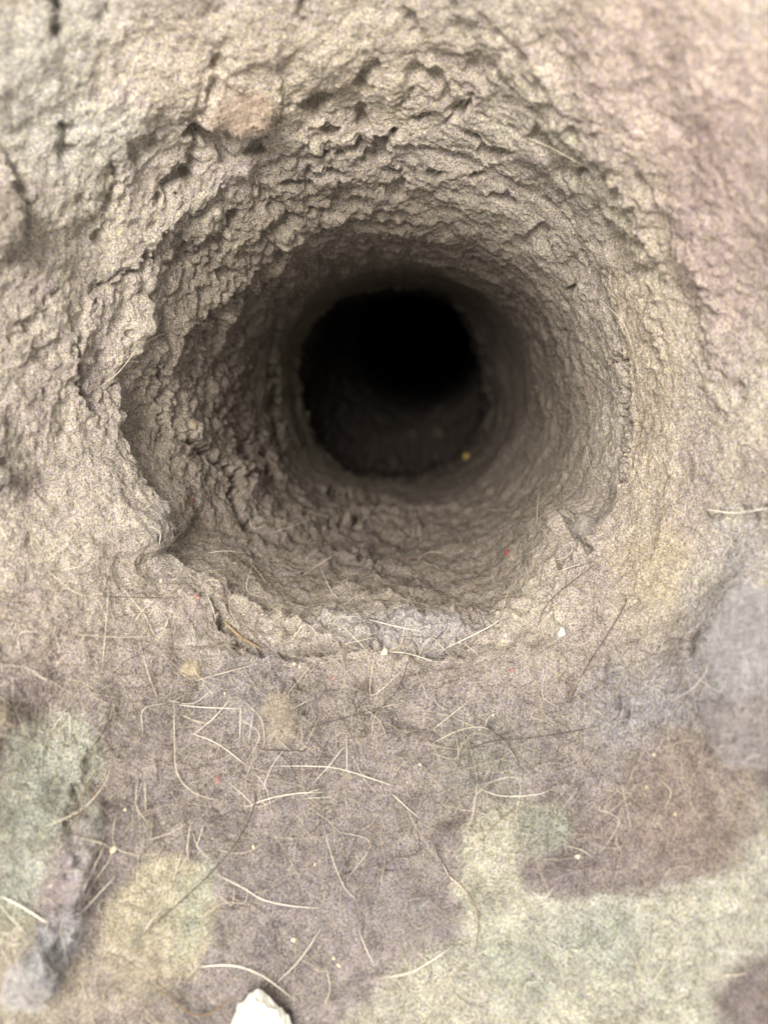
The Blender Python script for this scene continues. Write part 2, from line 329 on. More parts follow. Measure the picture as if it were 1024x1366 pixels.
# ------------------------------------------------------------------ materials
def nt(name):
    m = bpy.data.materials.new(name); m.use_nodes = True; t = m.node_tree; b = t.nodes['Principled BSDF']
    b.inputs['Specular IOR Level'].default_value = .1; return m, t, b
def lint_mat(name, bump=1.0):
    m, t, b = nt(name); L = t.links.new; N_ = t.nodes.new
    at = N_('ShaderNodeAttribute'); at.attribute_name = 'dye_shade'
    tc = N_('ShaderNodeTexCoord')
    def noise(sc, det, rough=.6):
        n = N_('ShaderNodeTexNoise'); n.inputs['Scale'].default_value = sc; n.inputs['Detail'].default_value = det; n.inputs['Roughness'].default_value = rough
        L(tc.outputs['Object'], n.inputs['Vector']); return n
    n1 = noise(3000, 3, .8); r1 = N_('ShaderNodeValToRGB'); r1.color_ramp.elements[0].position = .36; r1.color_ramp.elements[1].position = .66
    r1.color_ramp.elements[0].color = (.30, .275, .28, 1); r1.color_ramp.elements[1].color = (1.72, 1.70, 1.64, 1)
    L(n1.outputs['Fac'], r1.inputs[0])
    mx = N_('ShaderNodeMix'); mx.data_type = 'RGBA'; mx.blend_type = 'MULTIPLY'; mx.inputs[0].default_value = 1
    L(at.outputs['Color'], mx.inputs[6]); L(r1.outputs[0], mx.inputs[7])
    n2 = noise(1300, 2); hs = N_('ShaderNodeValToRGB'); e = hs.color_ramp.elements
    e[0].position = .38; e[0].color = (.93, .90, 1.02, 1); e[1].position = .62; e[1].color = (1.05, 1.04, .93, 1)
    x = e.new(.5); x.color = (1, 1, 1, 1); L(n2.outputs['Fac'], hs.inputs[0])
    m2 = N_('ShaderNodeMix'); m2.data_type = 'RGBA'; m2.blend_type = 'MULTIPLY'; m2.inputs[0].default_value = 1
    L(mx.outputs[2], m2.inputs[6]); L(hs.outputs[0], m2.inputs[7]); L(m2.outputs[2], b.inputs['Base Color'])
    n3 = noise(2600, 4, .8); bp = N_('ShaderNodeBump'); bp.inputs['Strength'].default_value = .9*bump; bp.inputs['Distance'].default_value = .0008
    L(n3.outputs['Fac'], bp.inputs['Height'])
    n4 = noise(420, 4, .65); bq = N_('ShaderNodeBump'); bq.inputs['Strength'].default_value = .45*bump; bq.inputs['Distance'].default_value = .0012
    L(n4.outputs['Fac'], bq.inputs['Height']); L(bq.outputs[0], bp.inputs['Normal']); L(bp.outputs[0], b.inputs['Normal'])
    b.inputs['Roughness'].default_value = 1; b.inputs['Specular IOR Level'].default_value = 0
    return m
M_lint = lint_mat('felted_lint')
def fibre_mat(name):
    m, t, b = nt(name); at = t.nodes.new('ShaderNodeAttribute'); at.attribute_name = 'dye_shade'
    t.links.new(at.outputs['Color'], b.inputs['Base Color']); b.inputs['Roughness'].default_value = .8; return m
M_fuzz = fibre_mat('loose_fibre')
def flat_mat(name, rgb, rough=.6, var=.25, sc=900, spec=.3, bump=.3):
    m, t, b = nt(name); L = t.links.new; tc = t.nodes.new('ShaderNodeTexCoord')
    n = t.nodes.new('ShaderNodeTexNoise'); n.inputs['Scale'].default_value = sc; n.inputs['Detail'].default_value = 3; L(tc.outputs['Object'], n.inputs['Vector'])
    r = t.nodes.new('ShaderNodeValToRGB'); c = lin(rgb); r.color_ramp.elements[0].position = .3; r.color_ramp.elements[1].position = .7
    r.color_ramp.elements[0].color = (*(c*(1-var)), 1); r.color_ramp.elements[1].color = (*np.clip(c*(1+var), 0, 1), 1)
    L(n.outputs['Fac'], r.inputs[0]); L(r.outputs[0], b.inputs['Base Color'])
    bp = t.nodes.new('ShaderNodeBump'); bp.inputs['Strength'].default_value = bump; bp.inputs['Distance'].default_value = .0004; L(n.outputs['Fac'], bp.inputs['Height']); L(bp.outputs[0], b.inputs['Normal'])
    b.inputs['Roughness'].default_value = rough; b.inputs['Specular IOR Level'].default_value = spec; return m
M_pale = flat_mat('pale_hair', (206, 194, 172), .45, .2); M_white = flat_mat('white_hair', (216, 208, 192), .45, .12)
M_dark = flat_mat('dark_hair', (74, 60, 52), .4, .25); M_brown = flat_mat('brown_hair', (118, 96, 74), .45, .2)
M_chip = flat_mat('white_chip', (236, 234, 222), .55, .05, 500); M_red = flat_mat('red_fluff', (172, 62, 62), 1, .3, 900, 0)
M_crumb = flat_mat('crumb_tan', (196, 182, 156), .9, .2, 1500, 0); M_straw = flat_mat('straw', (140, 118, 90), .8, .35, 1500); M_seed = flat_mat('seed_husk', (226, 212, 176), .5, .12, 600); M_yel = flat_mat('yellow_fluff', (190, 150, 50), .9, .2)

# ------------------------------------------------------------------ mesh output
def mesh_np(name, V, faces, mat, col=None, smooth=True, parent=None, tri=False):
    me = bpy.data.meshes.new(name); nf, k = faces.shape
    me.vertices.add(len(V)); me.vertices.foreach_set('co', np.ascontiguousarray(V, np.float32).ravel())
    me.loops.add(nf*k); me.loops.foreach_set('vertex_index', faces.astype(np.int32).ravel())
    me.polygons.add(nf); me.polygons.foreach_set('loop_start', np.arange(0, nf*k, k, dtype=np.int32))
    try: me.polygons.foreach_set('loop_total', np.full(nf, k, np.int32))
    except Exception: pass
    me.polygons.foreach_set('use_smooth', np.full(nf, smooth)); me.update(calc_edges=True)
    if col is not None:
        a = me.color_attributes.new('dye_shade', 'FLOAT_COLOR', 'POINT'); a.data.foreach_set('color', np.concatenate([col, np.ones((len(V), 1))], 1).astype(np.float32).ravel())
    me.materials.append(mat); o = bpy.data.objects.new(name, me); S.collection.objects.link(o)
    if parent: o.parent = parent
    return o
lining = bpy.data.objects.new('lint_lining', None); S.collection.objects.link(lining); lining.empty_display_size = .02
lining.location = (0, 0, 0)
tag(lining, 'thick grey-brown blanket of felted lint lining a round duct, torn round its dark hole', 'lint')
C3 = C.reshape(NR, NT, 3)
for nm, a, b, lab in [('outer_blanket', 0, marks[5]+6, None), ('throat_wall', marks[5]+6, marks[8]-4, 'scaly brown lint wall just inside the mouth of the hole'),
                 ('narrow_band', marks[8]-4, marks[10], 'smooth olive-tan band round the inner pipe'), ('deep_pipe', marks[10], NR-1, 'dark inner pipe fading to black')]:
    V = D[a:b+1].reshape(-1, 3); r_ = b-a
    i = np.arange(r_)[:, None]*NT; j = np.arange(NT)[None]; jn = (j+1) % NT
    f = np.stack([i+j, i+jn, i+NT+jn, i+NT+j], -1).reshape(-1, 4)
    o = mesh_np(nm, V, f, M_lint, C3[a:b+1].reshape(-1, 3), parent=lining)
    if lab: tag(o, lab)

# ------------------------------------------------------------------ depth map of the finished lint, to lay hairs on it
ZW, ZH = 512+80, 683+80
Dp = D[:marks[13]].reshape(-1, 3); zx = Dp[:, 0]/Dp[:, 1]*F+W/2; zy = H/2-Dp[:, 2]/Dp[:, 1]*F
ix = np.clip(((zx+80)/2).astype(int), 0, ZW-1); iy = np.clip(((zy+80)/2).astype(int), 0, ZH-1)
Z = np.full((ZH, ZW), 9., np.float32); np.minimum.at(Z, (iy, ix), Dp[:, 1].astype(np.float32))
for _ in range(3):                                  # fill gaps
    bad = Z > 8; nb = np.min([np.roll(Z, s, a) for s in (-1, 1) for a in (0, 1)], 0); Z[bad] = nb[bad]
def zat(x, y):
    a = int(min(max((x+80)/2, 2), ZW-3)); b = int(min(max((y+80)/2, 2), ZH-3)); return float(np.median(Z[b-1:b+2, a-1:a+2]))

# ------------------------------------------------------------------ loose fuzz: short fine fibres felted over the whole lining
def fibres(n, wts, lmin, lmax, rad, lift, colf, seed, ns=3):
    r = np.random.default_rng(seed); w_ = wts/wts.sum(); idx = np.searchsorted(np.cumsum(w_), r.random(n)); idx = np.clip(idx, 0, len(w_)-1)
    base = D.reshape(-1, 3)[idx]; nn = DN.reshape(-1, 3)[idx]; tt = DT.reshape(-1, 3)[idx]; bb = np.cross(nn, tt)
    a = r.random(n)*2*np.pi; d = tt*np.cos(a)[:, None]+bb*np.sin(a)[:, None]; sd = np.cross(nn, d)
    L_ = (lmin+(lmax-lmin)*r.random(n)**2); curl = r.normal(0, .7, n); li = lift*r.random(n)**1.5
    rd = rad*(.6+.8*r.random(n)); V = np.zeros((n, ns+1, 3, 3))
    for k_ in range(ns+1):
        t = k_/ns; s = (t-.5)*L_
        c = base + d*s[:, None] + sd*(curl*L_*(t*t-t))[:, None] + nn*((li*L_)*(4*t*(1-t)*.6+.15) + .00003)[:, None]
        c = c + r.normal(0, .00012, (n, 3))
        rr = rd*(1 if 0 < k_ < ns else .4)
        for q in range(3):
            an = q*2.0944; V[:, k_, q] = c + (sd*math.cos(an)+nn*math.sin(an))*rr[:, None]
    vb = (np.arange(n)*(ns+1)*3)[:, None, None]
    f = []
    for k_ in range(ns):
        for q in range(3):
            q2 = (q+1) % 3; f.append([k_*3+q, k_*3+q2, (k_+1)*3+q2, (k_+1)*3+q])
    Fc = (vb + np.array(f)[None]).reshape(-1, 4)
    col = colf(idx, r); col = np.repeat(col, (ns+1)*3, 0)
    return V.reshape(-1, 3), Fc, np.clip(col, 0, 1)
pd = np.hypot(PX-np.roll(PX, 1, 1), PY-np.roll(PY, 1, 1)); pr = np.zeros_like(PX); pr[1:] = np.hypot(PX[1:]-PX[:-1], PY[1:]-PY[:-1])
area = (pd*pr); inside = (PX > -60) & (PX < W+60) & (PY > -60) & (PY < H+60)
wt = (area*inside).ravel()*(row < m9)
wt = wt*(.55+1.2*sstep(640, 860, py))*np.clip(15/zc, .2, 1)
def col_mix(idx, r):
    c = C[idx]; u = r.random((len(idx), 1)); g = r.normal(1, .22, (len(idx), 1))
    c = np.where(u < .22, c*.45*g, np.where(u < .75, c*1.3*g, c*1.7*g)); return c*(1+r.normal(0, .06, c.shape))
V, Fc, cl = fibres(105000, wt, .0007, .0034, .000022, .42, col_mix, 3, ns=2)
fz = mesh_np('fuzz', V, Fc, M_fuzz, cl, parent=lining); tag(fz, kind='stuff')
def col_l(idx, r):
    u = r.random((len(idx), 1)); pale = lin((196, 182, 158)); dk = lin((88, 72, 62)); return np.where(u < .5, pale, dk)*r.normal(1, .2, (len(idx), 1))
w2 = wt*(.08+1.5*sstep(650, 840, py)*(1-.8*sstep(1080, 1200, py)))*(1-.7*sstep(720, 900, px))
V, Fc, cl = fibres(6000, w2, .005, .015, .000024, .16, col_l, 4, ns=6)
f2 = mesh_np('loose_fibres', V, Fc, M_fuzz, cl, parent=lining); tag(f2, kind='stuff')

# ------------------------------------------------------------------ hairs laid on the lint, one object each
def catmull(pts, n):
    p = np.array(pts, float); p = np.vstack([2*p[0]-p[1], p, 2*p[-1]-p[-2]]); out = []
    m = len(p)-3
    for i in range(m):
        for j in range(n):
            t = j/n; a, b, c, d = p[i:i+4]
            out.append(.5*((2*b)+(-a+c)*t+(2*a-5*b+4*c-d)*t*t+(-a+3*b-3*c+d)*t**3))
    out.append(p[-2]); return np.array(out)
def hair(pts, rad, mat, lift=.0006, name='hair'):
    q = catmull(pts, max(3, 16//(len(pts)-1))); L = np.r_[0, np.cumsum(np.hypot(*np.diff(q, axis=0).T))]
    z = np.array([zat(x, y) for x, y in q]); zm = np.array([z[max(0, i-2):i+3].min() for i in range(len(z))])
    k_ = np.array([.25, .5, .25]); 
    for _ in range(2): zm = np.convolve(np.r_[zm[0], zm, zm[-1]], k_, 'valid')
    zm = np.minimum(zm, z+.004) - lift*(.4+np.sin(np.linspace(0, math.pi, len(z)))) 
    c = unproj(q[:, 0], q[:, 1], zm); org = c.mean(0); c = c-org; n = len(c)
    t = np.gradient(c, axis=0); t /= np.linalg.norm(t, axis=1, keepdims=True)+1e-12
    u = np.cross(t, [0, 1, 0]); u /= np.linalg.norm(u, axis=1, keepdims=True)+1e-12; v = np.cross(t, u)
    tp = np.clip(np.sin(np.linspace(.12, math.pi-.12, n))*1.8, .3, 1)*rad
    V = np.stack([c + (u*math.cos(a)+v*math.sin(a))*tp[:, None] for a in np.arange(5)*2*math.pi/5], 1).reshape(-1, 3)
    f = np.array([[i*5+a, i*5+(a+1) % 5, (i+1)*5+(a+1) % 5, (i+1)*5+a] for i in range(n-1) for a in range(5)])
    o = mesh_np(name, V, f, mat); o.location = org; return o
R = .00011
TR = [  # traced: points, material, radius factor, label
 ([(130,518),(155,500),(172,480),(182,465)],'p',1,'short pale hair standing on the upper left rim beside the dark crevice'),
 ([(275,738),(300,735),(330,738)],'w',1,'short white hair lying level inside the lower left of the hole'),
 ([(427,756),(440,785),(452,800)],'w',1,'short white hair slanting down just inside the lower rim'),
 ([(275,790),(284,812),(288,828)],'w',1.1,'short white straight hair crossing the torn lower left rim'),
 ([(238,940),(265,943),(322,946)],'w',1.2,'long level white hair forming the top of a zigzag below the rim'),
 ([(305,935),(285,958),(258,980)],'w',1.2,'slanting white hair forming the middle of a zigzag below the rim'),
 ([(255,978),(290,992),(330,1022)],'w',1.2,'white hair running down right from the zigzag below the rim'),
 ([(321,940),(320,985)],'w',1,'short upright white hair at the right end of the zigzag'),
 ([(338,948),(332,990)],'w',.9,'short upright white hair just right of the zigzag'),
 ([(232,935),(233,990),(236,1030),(256,1056),(290,1068)],'p',1.1,'long pale hair hanging down then curving right, left of the dark looping hair'),
 ([(360,1022),(410,1022),(450,1025),(500,1040),(528,1050)],'w',1.1,'long pale hair arching level right of the reddish fleck'),
 ([(325,1078),(360,1065),(400,1058),(432,1057)],'w',1.3,'pale hair with a second beside it, rising to the right below the red fleck'),
 ([(410,1065),(442,1063)],'w',1,'tiny white hair lying level beside the double pale hair'),
 ([(420,1042),(440,1020),(460,995)],'w',1,'pale slanting hair above the long arched hair'),
 ([(462,980),(463,1033)],'w',.9,'thin upright pale hair in the middle of the lower lint'),
 ([(338,1035),(340,1070),(325,1108),(295,1150),(250,1195),(215,1225),(183,1255)],'d',1.3,'longest dark brown hair curving down left across the yellow patch'),
 ([(132,1020),(112,1055),(104,1075),(108,1092)],'b',1.3,'brown hair bending down along the edge of the green patch'),
 ([(148,1020),(140,1045),(115,1075),(80,1095),(50,1106)],'p',1.2,'pale curved hair sweeping left over the green patch'),
 ([(193,1040),(195,1085)],'p',1,'short upright pale hair right of the green patch'),
 ([(140,1128),(122,1165),(110,1190)],'w',1.1,'straight white hair slanting beside the grey ridge at lower left'),
 ([(155,1168),(130,1195),(112,1215)],'w',1.1,'white hair with forked look lying below the slanting one at lower left'),
 ([(222,1205),(205,1225),(190,1245)],'w',1,'short pale hair slanting on the yellow patch'),
 ([(288,1166),(325,1185),(350,1200),(385,1208),(425,1212)],'w',1.4,'long pale pinkish hair running right from the yellow patch'),
 ([(0,1195),(30,1210),(64,1232)],'w',2.2,'thick blurred white hair at the left edge near the bottom'),
 ([(260,1290),(310,1288),(350,1302),(388,1330)],'w',1.7,'blurred white hair arching above the white chip'),
 ([(430,1236),(400,1280),(366,1314)],'w',1.2,'pale straight hair slanting up right from the white chip'),
 ([(478,1240),(490,1270),(500,1288)],'w',1.1,'short pale hair right of the slanting one near the bottom'),
 ([(215,1320),(250,1350),(280,1352),(310,1330)],'b',1.6,'brown curved hair left of the white chip'),
 ([(505,1305),(545,1298),(575,1282),(600,1265)],'w',1.4,'pale hair curving up along the edge of the big green-beige patch'),
 ([(588,1160),(612,1178),(630,1200),(638,1230),(632,1280)],'b',1.3,'brown hair looping down over the edge of the big pale green patch'),
 ([(590,1152),(600,1170),(622,1188)],'w',1,'short pale hair crossing the top of the brown loop'),
 ([(640,1053),(670,1062),(715,1060),(738,1052)],'w',1,'pale bowed hair along the top of the beige-green patch'),
 ([(522,1058),(540,1075),(557,1090)],'w',1.1,'short pale hair slanting down toward the middle of the bottom'),
 ([(636,1045),(632,1080),(626,1100)],'p',1,'short pale upright hair left of the bowed pale hair'),
 ([(425,875),(380,930)],'p',.7,'faint pale hair slanting by the lint swelling'),
 ([(490,826),(530,836),(560,842)],'w',1.6,'bright white hair lying on the pale lower lip of the hole'),
 ([(516,869),(545,872),(582,884)],'w',1.3,'white hair tailing right from the tiny seed'),
 ([(455,860),(500,850)],'p',.9,'short pale hair just below the pale lip'),
 ([(600,862),(645,840),(668,826)],'w',1.5,'thick white hair rising to the right off the pale lip'),
 ([(740,764),(765,755),(775,752)],'w',1,'tiny white hair in front of the dark notch at lower right of the rim'),
 ([(820,790),(835,800),(815,838),(785,885),(760,930)],'d',1,'long dark hair dropping down on the right below the rim'),
 ([(805,745),(770,770),(730,805),(715,840)],'d',.9,'dark hair sweeping down left from the notch in the rim'),
 ([(620,1000),(660,988),(700,985),(750,978),(800,968)],'d',1.1,'long dark hair lying level across the middle of the lower lint'),
 ([(640,965),(670,985),(688,1010),(694,1030)],'d',1.2,'dark bent hair crossing the long level one'),
 ([(570,995),(610,975),(640,970),(665,978)],'p',1,'pale hair arching over the crossing of two dark hairs'),
 ([(400,975),(450,960),(520,940)],'d',.7,'thin dark hair rising right through the middle'),
 ([(545,880),(530,920),(500,950),(480,955)],'d',.9,'thin dark hair hooking down left below the seed'),
 ([(575,975),(600,955),(625,935)],'p',1,'short tan hair right of centre below the rim'),
 ([(445,970),(430,1005),(420,1030)],'d',.8,'thin dark hair above the pale arched hair'),
 ([(268,770),(300,800),(340,850),(352,862)],'b',.9,'brown hair running along the straw piece'),
 ([(135,795),(185,797),(238,798)],'d',.8,'thin dark hair lying level left of the rim'),
 ([(100,846),(160,850),(200,849)],'p',.8,'long thin pale hair lying level left of the rim'),
 ([(145,785),(142,830),(136,895)],'p',.9,'upright pale hair on the left of the lower lint'),
 ([(60,758),(100,790),(130,800),(144,830)],'p',.8,'pale hair bending down at the left'),
 ([(85,760),(108,755),(112,748)],'w',1,'small pale hooked hair at the left above the bending one'),
 ([(0,700),(12,725)],'p',1,'short pale hair at the left edge of the photo'),
 ([(225,820),(230,865),(215,900)],'d',.7,'dark hair dropping toward the fluffy tuft'),
 ([(190,870),(200,905),(210,930)],'p',.9,'pale hair left of the fluffy tuft'),
 ([(255,910),(290,900),(345,885)],'p',.9,'pale hair rising right of the fluffy tuft'),
 ([(160,780),(185,810),(200,830)],'w',.9,'short pale hair crossing another in a small cross at left'),
 ([(205,800),(190,815),(180,828)],'w',.9,'second pale hair of the small cross at left'),
 ([(345,1000),(400,1002),(408,1000)],'d',1.2,'short dark hair lying level below the lint swelling'),
 ([(455,955),(475,995),(480,1020)],'d',.7,'thin dark hair in the middle of the lower lint'),
 ([(575,1120),(590,1150),(598,1165)],'d',.9,'short dark hair above the brown loop'),
 ([(690,1075),(660,1100),(640,1125)],'b',.9,'brown hair crossing the tip of the pale green patch'),
 ([(505,1085),(490,1140),(480,1200),(484,1240)],'b',.8,'brown hair dropping through the mauve lint near the bottom'),
 ([(430,1100),(445,1150),(460,1185),(475,1200)],'p',.9,'pale hair trailing down through the mauve lint'),
 ([(245,1130),(230,1175)],'p',.9,'short pale hair above the yellow patch'),
 ([(255,1095),(250,1130),(252,1150)],'w',1,'short white upright hair above the yellow patch'),
 ([(272,1100),(262,1130)],'w',1,'short white hair slanting next to the upright one above the yellow patch'),
 ([(435,1290),(440,1320),(432,1340)],'p',1.2,'pale hair standing right of the white chip'),
 ([(780,590),(788,625),(800,640)],'p',.7,'faint pale hair on the smooth right wall of the hole'),
 ([(400,770),(430,750),(455,735)],'p',.8,'tan hair rising inside the lower edge of the hole'),
 ([(360,712),(395,700),(420,690)],'p',.8,'tan hair in the shade below the olive band'),
 ([(330,760),(360,775),(385,800)],'b',.8,'brown hair lying across the floor of the hole'),
 ([(500,735),(540,745),(590,738)],'b',.8,'brown hair bowed across the floor of the hole'),
 ([(605,800),(640,770),(690,755)],'b',.8,'brown hair rising to the right on the floor of the hole'),
 ([(700,752),(705,770)],'w',.9,'tiny white hair on the right floor of the hole'),
 ([(942,680),(980,684),(1024,678)],'w',2.0,'blurred pale hair at the right edge beside the fluffy grey mass'),
 ([(700,182),(740,200),(778,222)],'p',1.2,'tan hair on the upper right rim'),
 ([(800,400),(830,430),(845,470)],'p',1,'pale hair bending on the right rim'),
 ([(120,690),(70,742),(40,750)],'p',.8,'pale hair above the hooked one at left'),
]
mt = {'p': M_pale, 'w': M_white, 'd': M_dark, 'b': M_brown}
for pts, c, k_, lab in TR: tag(hair(pts, R*k_*(.8 if c in 'db' else .58), mt[c]), lab, 'hair', 'hairs caught in the lint')
# shorter hairs that nothing tells apart
for i in range(150):
    while True:
        x, y = rng.uniform(10, 1000), rng.uniform(640, 1340)
        pr_ = .25 + .75*math.exp(-((x-400)/330)**2 - ((y-930)/170)**2)
        if rng.random() < pr_ and zat(x, y) < .25: break
    a = rng.uniform(0, math.pi); L = rng.uniform(22, 75)*(.7 if y < 800 else 1); b = rng.normal(0, .42)*L
    q = [(x-math.cos(a)*L/2, y-math.sin(a)*L/2), (x-math.sin(a)*b, y+math.cos(a)*b), (x+math.cos(a)*L/2, y+math.sin(a)*L/2)]
    dk = rng.random() < .42
    o = hair(q, R*rng.uniform(.34, .56), M_dark if dk else (M_pale if rng.random() < .7 else M_white), .0004)
    if dk: tag(o, 'fine dark hair among many lying on the lint below or inside the hole', 'hair', 'fine dark hairs on the lower lint')
    else: tag(o, 'fine pale hair among many lying on the lint below or inside the hole', 'hair', 'fine pale hairs on the lower lint')

# ------------------------------------------------------------------ small things caught in the lint
import bmesh
from mathutils import noise as mn
def pebble(name, x, y, sx, sy, sz, mat, label, cat, rot=0, amp=.25, freq=1.6, sub=3, sink=.3, group=None, facet=False, seed=0):
    bm = bmesh.new(); bmesh.ops.create_icosphere(bm, subdivisions=sub, radius=1)
    for v in bm.verts:
        p = v.co.copy(); v.co = p*(1+amp*mn.noise(p*freq+Vector((seed*7.3, 3, 1)))+amp*.5*mn.noise(p*freq*2.7+Vector((seed, 9, 4))))
        if facet: v.co.x = round(v.co.x*2.2)/2.2*.6+v.co.x*.4; v.co.z = v.co.z*.75+.25*round(v.co.z*2)/2
        v.co = Vector((v.co.x*sx, v.co.y*sz, v.co.z*sy))
    me = bpy.data.meshes.new(name); bm.to_mesh(me); bm.free(); me.materials.append(mat)
    for p in me.polygons: p.use_smooth = not facet
    o = bpy.data.objects.new(name, me); S.collection.objects.link(o); z = zat(x, y)
    o.location = unproj(np.float64(x), np.float64(y), z-sz*(1-sink)); o.rotation_euler = (0, math.radians(rot), 0)
    return tag(o, label, cat, group)
u1 = lambda z: z/F
# the white chip at the bottom edge: a broken flake with a ridge
def chip(pts, thick, x, y, mat, name, label, cat, ridge=None):
    z = zat(x, y)-.002; n = len(pts); V = []; c = np.mean(pts, 0)
    for lev, sc in ((.0, 1.0), (-thick*.6, .97), (-thick, .72)):
        for i, p in enumerate(pts):
            q = c+(np.array(p)-c)*sc; V.append(unproj(q[0], q[1], z)+np.array([0, lev*(1+.35*math.sin(i*2.1)), 0]))
    top = unproj(c[0]-6, c[1]+4, z)+np.array([0, -thick*1.25, 0]); V.append(top); V.append(unproj(c[0], c[1], z))
    org = np.mean(V, 0); fs = []
    for l in range(2):
        for i in range(n): j = (i+1) % n; fs.append((l*n+i, l*n+j, (l+1)*n+j, (l+1)*n+i))
    for i in range(n): j = (i+1) % n; fs.append((2*n+i, 2*n+j, 3*n)); fs.append((j, i, 3*n+1))
    me = bpy.data.meshes.new(name); me.from_pydata([tuple(v-org) for v in V], [], fs); me.update()
    bm = bmesh.new(); bm.from_mesh(me); bmesh.ops.recalc_face_normals(bm, faces=bm.faces)
    bmesh.ops.subdivide_edges(bm, edges=bm.edges, cuts=2, use_grid_fill=True)
    for v in bm.verts: v.co += v.normal*0 + Vector((mn.noise(v.co*900), mn.noise(v.co*900+Vector((5, 5, 5))), mn.noise(v.co*900+Vector((9, 1, 2)))))*thick*.12
    bm.to_mesh(me); bm.free(); me.materials.append(mat)
    o = bpy.data.objects.new(name, me); S.collection.objects.link(o); o.location = org; return tag(o, label, cat)
chip([(343,1318),(352,1322),(366,1338),(380,1350),(390,1368),(384,1400),(350,1412),(318,1398),(308,1372),(314,1350),(326,1332)], .0042, 348, 1350, M_chip, 'white_chip', 'broken white chip of plaster or plastic at the bottom edge, the largest white piece', 'chip')
chip([(747,836),(751,838),(753,846),(746,850),(743,846),(746,842)], .0008, 748, 843, M_chip, 'white_flake', 'tiny white triangular flake on the lint right of the pale lip', 'flake')
chip([(512,863),(517,866),(516,873),(511,874),(510,868)], .0009, 513, 869, M_seed, 'seed', 'tiny cream seed just below the pale lower lip', 'seed')
for i, (x, y, r_, lab) in enumerate([(478,703,2.6,'tiny pale grit speck in the shaded floor of the hole'),(393,886,3.4,'small cream crumb right of the straw piece'),(400,890,2.8,'smaller cream crumb touching its neighbour right of the straw'),
        (215,775,2.6,'tiny pale crumb on the left rim above the straw'),(900,1086,2.6,'white speck on the brown patch at lower right'),(862,1050,2.2,'tiny pale speck left of the white speck at lower right'),
        (872,1007,3,'pale speck below the bluish lint at right'),(300,925,2,'tiny white speck on the mauve swelling'),(657,954,2,'tiny white speck above the crossing dark hairs'),
        (167,1080,3,'pale crumb right of the green patch'),(392,1254,4,'cream crumb above the white chip, nearer the middle'),(452,1288,4,'cream crumb right of the chip near the bottom'),
        (445,1278,3,'smaller cream crumb beside another near the bottom'),(420,1153,3,'pale crumb in the mauve lint'),(770,1143,4,'tan crumb on the dark brown patch'),(768,1268,3,'pale crumb on the large green-beige patch'),
        (560,1020,2.5,'small tan crumb in the middle of the lower lint'),(338,1130,3,'pale crumb near the end of the long dark hair'),(150,1135,6,'soft pale crumb by the grey ridge at lower left')]):
    s = r_*u1(zat(x, y)); pebble('crumb', x, y, s, s*(.55+.3*math.sin(i*1.7)**2), s*.5, M_crumb, lab, 'crumb', rot=i*37, sub=2, seed=i, sink=.45, amp=.6, group='pale crumbs in the lint')
# straw piece at the lower left rim
o = hair([(298,828),(308,838),(322,850),(335,858),(348,866)], .00030, M_straw, .0008, 'straw'); tag(o, 'bent tan straw stalk lying under the torn lower left rim', 'straw')

